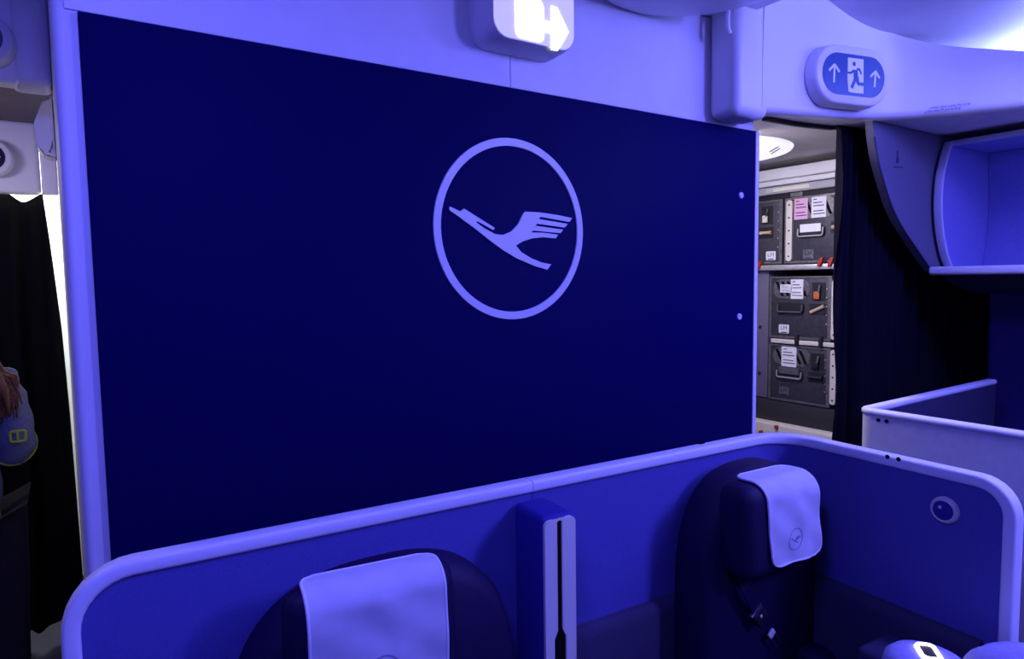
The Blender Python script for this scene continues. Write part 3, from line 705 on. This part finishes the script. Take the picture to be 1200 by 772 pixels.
# dark lower padding inside the shell
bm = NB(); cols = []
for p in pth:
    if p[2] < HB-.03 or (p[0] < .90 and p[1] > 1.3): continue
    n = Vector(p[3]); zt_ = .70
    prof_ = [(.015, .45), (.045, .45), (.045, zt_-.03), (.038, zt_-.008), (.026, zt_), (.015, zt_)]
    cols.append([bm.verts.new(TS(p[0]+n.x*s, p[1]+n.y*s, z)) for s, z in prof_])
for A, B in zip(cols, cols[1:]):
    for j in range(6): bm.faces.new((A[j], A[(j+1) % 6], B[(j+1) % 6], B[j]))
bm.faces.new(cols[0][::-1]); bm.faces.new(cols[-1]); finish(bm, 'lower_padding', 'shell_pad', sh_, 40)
# round dial on the wing
kc = on_plane(1108, 597, TS(UW-.033, 1, 1), DS(-1, 0)); n = DS(-1, 0); d = DS(0, 1)
kb = thing('coat_knob', 'round silver coat knob on the wing of the seat shell', 'knob', kc)
KL = lambda x, y, h: kc+n*h+d*x+Vector((0, 0, y))
bm = NB(); lathe(bm, [(.034,-.001),(.034,.006),(.031,.012),(.027,.015),(.024,.012),(.001,.012)], KL, 32); finish(bm, 'bezel', 'plate', kb, 40)
bm = NB(); lathe(bm, [(.0245,.011),(.0245,.013),(.020,.0145),(.001,.0145)], KL, 28); fc = finish(bm, 'face', 'postside', kb, 40)
bm = NB(); lathe(bm, [(.004,.014),(.004,.017),(.001,.018)], lambda x, y, h: KL(x+.006, y+.008, h), 12); finish(bm, 'pin', 'plate', fc)
# centre post with the slotted face plate
cp = thing('divider_post', 'blue-grey post between the seats with a slotted pale face plate', 'post', TS(.842, 1.3, 0))
bm = NB(); rbox(bm, (.797, 1.222, 0), (.888, 1.351, 1.064), .016, 4, T=TS); finish(bm, 'post_body', 'postside', cp, 60)
pu0, pu1, pz1, pz0 = .800, .885, 1.055, .30
slot_t, slot_w, knee = .985, .007, None
kz_ = on_plane(657, 741, TS(.84, 1.218, 1), DS(0, -1)).z
st_ = on_plane(657, 609, TS(.84, 1.218, 1), DS(0, -1)).z
bm = NB()
cu = .8405
def plate_half(s):
    e = pu0 if s < 0 else pu1; r = .014
    pl = [(cu+s*.0000, pz1), (e-s*r, pz1)]
    for i in range(1, 6):
        a = math.pi/2*i/5; pl.append((e-s*r+s*r*math.sin(a), pz1-r+r*math.cos(a)))
    pl += [(e, pz0), (cu+s*.0165, pz0), (cu+s*.0165, kz_-.012), (cu+s*slot_w, kz_+.008), (cu+s*slot_w, st_-.004), (cu+s*.004, st_), (cu, st_)]
    prism(bm, pl, lambda u, z: TS(u, 1.224, z), lambda u, z: TS(u, 1.216, z))
plate_half(-1); plate_half(1)
bmesh.ops.remove_doubles(bm, verts=bm.verts, dist=.0001)
o = finish(bm, 'face_plate', 'plate', cp, smooth=False); o['label'] = 'pale face plate with a long black slot'
bm = NB(); rbox(bm, (cu-.018, 1.2205, pz0), (cu+.018, 1.2225, st_+.004), T=TS); finish(bm, 'slot_liner', 'black', cp)

def seat(name, label, uc, hw, vb, ztop, hu, hhw, hv, hz0, hz1, cov, flip, cu0, cu1):
    t = thing(name, label, 'seat', TS(uc, vb-.1, 0), 'airline seats in the grey shell')
    # backrest: thick rounded cushion
    bm = NB(); N = 40; layers = [(.0, .90), (.02, .97), (.05, 1.0), (.10, 1.0), (.125, .96)]
    ol = []
    for i in range(N+1):
        a = math.pi*i/N
        ca, sa = math.cos(a), math.sin(a)
        e = 2/2.6
        x = hw*math.copysign(abs(ca)**e, ca); z = (ztop-.72)*abs(sa)**e + .72
        ol.append((x, z))
    ol = [(hw*1.02, .30)] + ol + [(-hw*1.02, .30)]
    rings = []
    for dv_, k in layers:
        rings.append([bm.verts.new(TS(uc+x*k, vb+dv_, .30+(z-.30)*(1-(1-k)*.5))) for x, z in ol])
    kk = len(ol)
    for A, B in zip(rings, rings[1:]):
        for j in range(kk): bm.faces.new((A[j], A[(j+1) % kk], B[(j+1) % kk], B[j]))
    bm.faces.new(rings[0][::-1]); bm.faces.new(rings[-1])
    finish(bm, 'backrest', 'seat', t, 60)
    # side wings of the backrest
    for s in (-1, 1):
        bm = NB(); rbox(bm, (uc+s*hw*.80-.05, vb-.075, .32), (uc+s*hw*.80+.05, vb+.03, .50), .03, 4, T=TS); finish(bm, 'bolster', 'seat', t, 60)
    # headrest
    c0_ = cov[0]
    bm = NB(); rbox(bm, (hu-hhw, hv, hz0), (hu+hhw, vb+.03, hz1), .042, 6, T=lambda x, y, z: TS(x, y, z-cov[6]*(x-c0_)))
    hd = finish(bm, 'headrest', 'seat', t, 60)
    # cover: cloth bent over the top of the headrest
    R = .046; L1 = .055; zf = cov[2]; c0, c1 = cov[0], cov[1]
    top = hz1+.004; fv = hv-.004
    Ltop = vb+.03-.02-(fv+R); Lf = (top-R)-zf; arc = R*math.pi/2; LT = Ltop+arc+Lf
    def cl(s):      # s along the cloth from the back of the top to the lower hem -> v, z, normal
        if s < Ltop: return fv+R+(Ltop-s), top
        s -= Ltop
        if s < arc: a = s/R; return fv+R-R*math.sin(a), top-R+R*math.cos(a)
        return fv, top-R-(s-arc)
    nu, ns = 26, 40; rc = .030; rnd = random.Random(int(uc*100)); grid = []
    def hwid(s):    # corner rounding
        d_ = min(s, LT-s); return 0 if d_ > rc else rc-math.sqrt(max(rc*rc-(rc-d_)**2, 0))
    def cpt(a, s, h=0):
        ins = hwid(s); x = c0+ins+(c1-c0-2*ins)*a
        v_, z_ = cl(s)
        f = max(0, min(1, (s-Ltop)/arc))
        w = .0022*math.sin(a*5+s*38+uc*7)+.0018*math.sin(a*11-s*55+uc*3)+.0030*math.exp(-((a-.45-(s-Ltop)*1.2)/.10)**2)
        w = .7*w*f + .002
        sk = cov[3]*(s-Ltop)      # slight slant of the cloth
        return TS(x+sk, v_-(w+h)*f, z_+(w+h)*(1-f)-cov[6]*(x-c0))
    for i in range(nu+1):
        grid.append([bm_v for bm_v in [cpt(i/nu, LT*j/ns) for j in range(ns+1)]])
    bm = NB()
    gv = [[[bm.verts.new(cpt(i/nu, LT*j/ns, hh)) for j in range(ns+1)] for i in range(nu+1)] for hh in (0, .0018)]
    for q in gv:
        for i in range(nu):
            for j in range(ns): bm.faces.new((q[i][j], q[i+1][j], q[i+1][j+1], q[i][j+1]))
    lo = [(0, j) for j in range(ns)] + [(i, ns) for i in range(nu)] + [(nu, j) for j in range(ns, 0, -1)] + [(i, 0) for i in range(nu, 0, -1)]
    for k in range(len(lo)):
        (a_, b_), (c_, d_) = lo[k], lo[(k+1) % len(lo)]
        bm.faces.new((gv[0][a_][b_], gv[0][c_][d_], gv[1][c_][d_], gv[1][a_][b_]))
    cv = finish(bm, 'headrest_cover', 'cover', hd, 70); cv['label'] = 'white cloth headrest cover with printed emblem'
    bm = NB(); lp = [grid[0][j] for j in range(ns+1)] + [grid[i][ns] for i in range(1, nu+1)] + [grid[nu][j] for j in range(ns-1, -1, -1)] + [grid[i][0] for i in range(nu-1, 0, -1)]
    tube(bm, lp, .0034, 6, closed=True); finish(bm, 'hem', 'cover_hem', cv)
    # printed emblem near the lower hem
    er = .030 if flip else .034; ec = (c0+c1)/2+cov[3]*Lf*.8+cov[4]; es = LT-cov[5]
    bm = NB()
    def em(x, y): 
        s = es-y*er; a = ((ec-cov[3]*(s-Ltop))+x*er-c0)/(c1-c0); return cpt(a, s, .0028)
    nn = 40; A = [bm.verts.new(em(math.cos(2*math.pi*k/nn), math.sin(2*math.pi*k/nn))) for k in range(nn)]
    B = [bm.verts.new(em(.93*math.cos(2*math.pi*k/nn), .93*math.sin(2*math.pi*k/nn))) for k in range(nn)]
    for j in range(nn): bm.faces.new((A[j], A[(j+1) % nn], B[(j+1) % nn], B[j]))
    cvv = [bm.verts.new(em(x*.95, y*.95)) for x, y in CRANE]
    for tri in tessellate_polygon([[Vector((x, y, 0)) for x, y in CRANE]]): bm.faces.new([cvv[i] for i in tri])
    finish(bm, 'printed_emblem', 'print', cv, smooth=False) if False else finish(bm, 'printed_emblem', 'print', hd, smooth=False)
    # cushion and base
    bm = NB(); rbox(bm, (cu0, vb-.52, .34), (cu1, vb-.005, .47), .04, 4, T=TS); finish(bm, 'seat_cushion', 'seat', t, 60)
    bm = NB(); rbox(bm, (cu0+.03, vb-.46, 0), (cu1-.03, vb+.08, .298), .02, 2, T=TS); finish(bm, 'seat_base', 'shell_pad', t, 60)
    return t
sL = seat('airline_seat', 'navy airline seat across the slotted divider post from the seat with the dangling buckle', .445, .300, 1.235, 1.018, .400, .170, 1.185, .78, 1.040, (.265, .535, .76, .02, .0, .100, .035), False, .16, .74)
sR = seat('airline_seat', 'navy airline seat with a dangling belt buckle, next to the coat knob', 1.535, .240, 1.20, 1.068, 1.505, .155, 1.112, .80, 1.055, (1.410, 1.612, .835, .11, .0, .062, .0), True, 1.03, 1.59)
# belt of that seat, hanging over the backrest
bY = 1.095
b0, b1, b2_, b3 = (on(*p, Y=bY) for p in ((864, 668), (886, 717), (904, 742), (917, 764)))
bm = NB(); P = [b0, b0.lerp(b1, .35)+Vector((-.004,-.006,0)), b0.lerp(b1, .7)+Vector((-.003,-.008,0)), b1]
e = Vector((.8, 0, .6)).normalized()
sweep(bm, P, [(e, Vector((0,1,0)))]*4, [(-.016,-.002),(.016,-.002),(.016,.002),(-.016,.002)]); st = finish(bm, 'belt_strap', 'seat', sR); st['label'] = 'dark webbing strap'
dB = (b3-b1).normalized(); nB = Vector((0,-1,0)); cB = dB.cross(nB).normalized()
BL = lambda o: (lambda x, y, z: o+cB*x+nB*z+dB*y)
bm = NB(); rbox(bm, (-.022, -.008, -.010), (.022, .042, .010), .005, 3, T=BL(b1)); bk = finish(bm, 'buckle', 'dark', sR, 60); bk['label'] = 'dark metal belt buckle'
bm = NB(); rbox(bm, (-.0235, -.010, -.006), (.0235, -.004, .006), .002, 2, T=BL(b1)); rbox(bm, (-.025, -.010, -.004), (-.0215, .044, .006), .001, 1, T=BL(b1)); finish(bm, 'buckle_frame', 'steel', bk)
bm = NB(); tube(bm, [BL(b2_)(x, y, 0) for x, y in ((-.012,-.004),(.012,-.004),(.011,.012),(.010,.052),(-.010,.052),(-.011,.012))], .0024, 6, closed=True); finish(bm, 'tongue', 'steel', bk)
bm = NB(); rbox(bm, (-.013, -.008, -.004), (.013, .010, .004), .002, 2, T=BL(b2_)); finish(bm, 'tongue_bar', 'plate', bk)
bm = NB(); cst = on(892, 722, Y=bY-.012); lathe(bm, [(.005, 0), (.004, .002), (.001, .003)], lambda x, y, h: cst+Vector((x, -h, y)), 10); finish(bm, 'stud', 'plate', bk)

# side console, armrest with lit control ring, pillow
cs = thing('side_console', 'dark side console with pale armrest and lit control ring beside the seat', 'console', TS(1.68, .5, 0))
bm = NB(); rbox(bm, (1.60, .20, 0), (1.752, .98, .64), .02, 3, T=TS); finish(bm, 'console_body', 'shell_pad', cs, 60)
rc_ = on(1088, 765, Z=.735)
bm = NB(); ah = thing
A0 = Vector((rc_.x, rc_.y, .70))
lathe(bm, [(.02,-.062),(.085,-.06),(.098,-.04),(.100,-.01),(.094,.012),(.078,.026),(.045,.034),(.002,.036)], lambda x, y, h: A0+Vector((x*.85, y*.95, h)), 36); ar_ = finish(bm, 'armrest_pad', 'blanket', cs, 60); ar_['label'] = 'pale rounded armrest end'
bm = NB(); q = rrect(.062, .036, .012, 4); d1 = Vector((.75, .66, 0)).normalized(); d2 = Vector((-d1.y, d1.x, 0)); RO = A0+Vector((0, 0, .037))
tube(bm, [RO+d1*x+d2*y for x, y in q], .0055, 6, closed=True); o = finish(bm, 'control_ring', 'ring', ar_); o['label'] = 'glowing warm white ring'
bm = NB(); prism(bm, q, lambda x, y: RO+d1*x+d2*y+Vector((0,0,-.006)), lambda x, y: RO+d1*x+d2*y+Vector((0,0,.001))); finish(bm, 'control_face', 'dark', ar_)
pc = on(1200, 800, X=1.66)
bm = NB(); n1, n2 = 32, 20
bmesh.ops.create_uvsphere(bm, u_segments=n1, v_segments=n2, radius=1)
for v in bm.verts:
    x, y, z = v.co; k = 1+.25*(abs(x)*abs(y))**.7
    v.co = Vector((1.665, .42, .728)) + Vector((x*.115*k, y*.20*k, z*.085+.006*math.sin(x*6+y*4)))
pl_ = tag(finish(bm, 'pillow', 'blanket', angle=180), 'soft blue pillow lying on the dark console beside the armrest', 'pillow')

# window seat's shell on the far side of the aisle
ws = thing('seat_shell', 'grey window-seat shell with two dark screws standing before the dark curtain', 'seat shell', (2.45, 1.2, 0))
wc = on(1008, 478, Z=1.11); UX, VY = wc.x, wc.y+.01
def wing(bm, zs, th=.03):
    pass
P = []
for k in range(8): P.append((UX, -.4+(VY-.05+.4)*k/7, (1,0)))
for i in range(1, 9):
    a = math.pi/2*i/8; P.append((UX+.05-.05*math.cos(a), VY-.05+.05*math.sin(a), (math.cos(a), -math.sin(a))))
for k in range(1, 7): P.append((UX+.05+(3.45-UX)*k/6, VY, (0,-1)))
def wall_strip(P, s0, s1, z0, z1):
    bm = NB(); cols = []
    for x, y, n in P:
        cols.append([bm.verts.new((x+n[0]*s, y+n[1]*s, z)) for s, z in ((s0,z0),(s0,z1),(s1,z1),(s1,z0))])
    for A, B in zip(cols, cols[1:]):
        for j in range(4): bm.faces.new((A[j], A[(j+1) % 4], B[(j+1) % 4], B[j]))
    bm.faces.new(cols[0][::-1]); bm.faces.new(cols[-1]); return bm
finish(wall_strip(P, 0, .012, 0, 1.098), 'outer_skin', 'shell_out', ws, 40)
finish(wall_strip(P, .012, .035, 0, 1.098), 'inner_padding', 'shell_pad', ws, 40)
bm = NB(); pr = rrect(.044, .024, .010, 3); pts = [Vector((x+n[0]*.017, y+n[1]*.017, 1.100)) for x, y, n in P]
sweep(bm, pts, [(Vector((n[0], n[1], 0)), Vector((0,0,1))) for x, y, n in P], pr); finish(bm, 'rim', 'rim', ws, 50)
for px in ((1029.5, 492), (1039, 493.5)):
    c = on(*px, X=UX); bm = NB(); lathe(bm, [(.007, 0), (.007, .002), (.001, .002)], lambda x, y, h: Vector((UX-h, c.y+x, c.z+y)), 12); finish(bm, 'screw', 'black', ws)

# ------------------------------------------------------------ the standing person
def skin_mesh(name, verts, edges, radii, m, parent, sub=2, root=0):
    me = bpy.data.meshes.new(name); me.from_pydata([tuple(v) for v in verts], edges, [])
    o = bpy.data.objects.new(name, me); COL.objects.link(o)
    sk = o.modifiers.new('s', 'SKIN'); sk.use_smooth_shade = True
    for i, v in enumerate(me.skin_vertices[0].data):
        r = radii[i]; v.radius = (r, r) if not isinstance(r, tuple) else r; v.use_root = (i == root)
    ss = o.modifiers.new('d', 'SUBSURF'); ss.levels = sub; ss.render_levels = sub
    me2 = bpy.data.meshes.new_from_object(o.evaluated_get(bpy.context.evaluated_depsgraph_get()))
    bpy.data.objects.remove(o); me2.name = name; me2.materials.clear(); me2.materials.append(M[m])
    for p in me2.polygons: p.use_smooth = True
    o = bpy.data.objects.new(name, me2); COL.objects.link(o)
    o.parent = parent; o.matrix_parent_inverse = Matrix.Translation(-Vector(parent.location))
    return o
PX, PY = -.326, 2.75
pe = thing('person', 'person with long brown hair, blue denim jacket and black trousers standing by the curtain', 'person', (PX, PY, 0))
Pp = lambda x, y, z: Vector((PX+x, PY+y, z))
# body: pelvis, spine, neck, head, arms bent forward, legs (faces away from the bulkhead side, +Y)
V = [Pp(0,0,.86), Pp(0,.0,1.00), Pp(0,.01,1.15), Pp(0,0,1.27), Pp(0,.01,1.35), Pp(0,.03,1.42), Pp(0,.05,1.49), Pp(0,.045,1.555),
     Pp(.15,0,1.285), Pp(.175,-.03,1.04), Pp(.09,.17,1.06), Pp(.06,.24,1.07),
     Pp(-.15,0,1.285), Pp(-.175,-.03,1.04), Pp(-.09,.17,1.06), Pp(-.06,.24,1.07),
     Pp(.085,0,.80), Pp(.09,.01,.45), Pp(.09,-.01,.08), Pp(.095,.11,.035),
     Pp(-.085,0,.80), Pp(-.09,.01,.45), Pp(-.09,-.01,.08), Pp(-.095,.11,.035)]
E_ = [(0,1),(1,2),(2,3),(3,4),(4,5),(5,6),(6,7),(3,8),(8,9),(9,10),(10,11),(3,12),(12,13),(13,14),(14,15),(0,16),(16,17),(17,18),(18,19),(0,20),(20,21),(21,22),(22,23)]
Rr = [.085,.085,.09,.09,.05,.068,.085,.062,.04,.034,.03,.024,.04,.034,.03,.024,.045,.04,.032,.03,.045,.04,.032,.03]
# fingers
for sgn, wi in ((1, 11), (-1, 15)):
    pm = len(V); V.append(Pp(sgn*.045, .30, 1.075)); Rr.append(.026); E_.append((wi, pm))
    for k, (dx, ln) in enumerate(((-.024,.060),(-.008,.072),(.008,.068),(.024,.052))):
        a = len(V); V += [Pp(sgn*(.045+dx), .335, 1.078), Pp(sgn*(.042+dx*1.1), .335+ln*.5, 1.068), Pp(sgn*(.038+dx*1.1), .335+ln*.85, 1.045)]
        Rr += [.0095, .009, .0075]; E_ += [(pm, a), (a, a+1), (a+1, a+2)]
    a = len(V); V += [Pp(sgn*.012, .295, 1.085), Pp(sgn*-.004, .325, 1.088), Pp(sgn*-.008, .35, 1.08)]; Rr += [.0105, .0095, .008]; E_ += [(pm, a), (a, a+1), (a+1, a+2)]
skin_mesh('body', V, E_, Rr, 'skin', pe)
J = [Pp(0,0,.80), Pp(0,0,1.02), Pp(0,.01,1.15), Pp(0,0,1.265), Pp(0,.01,1.335), Pp(.145,0,1.28), Pp(.168,-.015,1.16), Pp(.175,-.035,1.05), Pp(.135,.06,1.035), Pp(.10,.15,1.055),
     Pp(-.145,0,1.28), Pp(-.168,-.015,1.16), Pp(-.175,-.035,1.05), Pp(-.135,.06,1.035), Pp(-.10,.15,1.055)]
JE = [(0,1),(1,2),(2,3),(3,4),(3,5),(5,6),(6,7),(7,8),(8,9),(3,10),(10,11),(11,12),(12,13),(13,14)]
JR = [.160,.122,.128,.118,.066,.066,.060,.060,.052,.042,.066,.060,.060,.052,.042]
jk = skin_mesh('denim_jacket', J, JE, JR, 'denim', pe); jk['label'] = 'blue denim jacket'
for v in jk.data.vertices: v.co += v.normal*(.0045*math.sin(v.co.z*75+v.co.x*30)+.003*math.sin(v.co.z*130+v.co.y*60))
Tt = [Pp(0,0,.97), Pp(.085,0,.80), Pp(.09,.01,.45), Pp(.09,-.01,.07), Pp(-.085,0,.80), Pp(-.09,.01,.45), Pp(-.09,-.01,.07)]
o = skin_mesh('trousers', Tt, [(0,1),(1,2),(2,3),(0,4),(4,5),(5,6)], [.145,.115,.088,.075,.115,.088,.075], 'trousers', pe); o['label'] = 'black trousers'
for s in (-1, 1):
    bm = NB(); rbox(bm, (PX+s*.093-.045, PY-.08, .0), (PX+s*.093+.045, PY+.17, .075), .03, 4); finish(bm, 'shoe', 'black', pe, 60)
# face towards +Y
for s in (-1, 1):
    bm = NB(); bmesh.ops.create_uvsphere(bm, u_segments=10, v_segments=8, radius=.011)
    for v in bm.verts: v.co += Pp(s*.03, .122, 1.495)
    finish(bm, 'eye', 'ink', pe, 180)
bm = NB(); rbox(bm, (PX-.012, PY+.11, 1.455), (PX+.012, PY+.150, 1.485), .008, 3); finish(bm, 'nose', 'skin', pe, 180)
bm = NB(); rbox(bm, (PX-.024, PY+.112, 1.425), (PX+.024, PY+.128, 1.437), .005, 2); finish(bm, 'mouth', 'pink', pe, 180)
# hair: cap and long strands, swept over the right shoulder
bm = NB(); rnd = random.Random(5)
for k in range(7):
    q = k/6; xx = -.085+.17*q
    P = dense([Pp(xx*.8, -.045, 1.50), Pp(xx, -.062, 1.42), Pp(xx*1.1+.03*q, -.092, 1.34), Pp(xx*1.1+.06*q, -.108, 1.27), Pp(xx*1.05+.07*q, -.10, 1.20)], 4)
    tube(bm, P, lambda i: .024*(1-.95*(i/len(P))**2), 10)
for k in range(620):
    a = math.radians(rnd.uniform(160, 380)); x0, y0 = .100*math.cos(a), .045+.105*math.sin(a)
    if y0 > .09: continue
    q = rnd.random(); ln = rnd.uniform(.03, .17); yb = min(y0, -.01)
    pts = [Pp(x0*.25, .04+y0*.2, 1.607), Pp(x0*.75, .04+(y0-.04)*.8, 1.588), Pp(x0*1.05, y0, 1.52), Pp(x0*1.12, y0-.012, 1.42),
           Pp(x0*1.15+.035*q, yb-.050, 1.335), Pp(x0*1.15+.075*q, yb-.075, 1.335-ln*.6), Pp(x0*1.05+.085*q+rnd.uniform(-.01,.01), yb-.072, 1.335-ln)]
    P = dense(pts, 3); nP = len(P)
    tube(bm, P, lambda i: .0070*(1-.9*(i/nP)**3), 4)
bmesh.ops.create_uvsphere(bm, u_segments=20, v_segments=14, radius=1, matrix=Matrix.Translation(Pp(0, .03, 1.525)) @ Matrix.Diagonal((.098, .104, .092, 1)))
hr = finish(bm, 'hair', 'hair', pe, 180); hr['label'] = 'long loose brown hair'
# lime strap at the elbow
bm = NB(); ec_ = Pp(.160, -.01, 1.075); n1 = Vector((-.38, .92, .03)).normalized(); e1 = Vector((0,0,1)); e2 = n1.cross(e1).normalized()
ringp = [ec_+e1*(.066*math.cos(2*math.pi*k/28))+e2*(.066*math.sin(2*math.pi*k/28)) for k in range(28)]
fr = [((p-ec_).normalized(), n1) for p in ringp]
sweep(bm, ringp, fr, [(-.003,-.011),(.003,-.011),(.003,.011),(-.003,.011)], closed=True); sp_ = finish(bm, 'arm_strap', 'lime', pe, 60); sp_['label'] = 'lime green strap round the sleeve'
bm = NB(); bc = on(21, 511, Y=PY-.10)
q = rrect(.040, .034, .006, 3); tube(bm, [bc+Vector((x, 0, z)) for x, z in q], .0045, 6, closed=True); rbox(bm, (bc.x-.003, bc.y-.004, bc.z-.016), (bc.x+.003, bc.y+.004, bc.z+.016)); finish(bm, 'strap_slider', 'lime', pe)
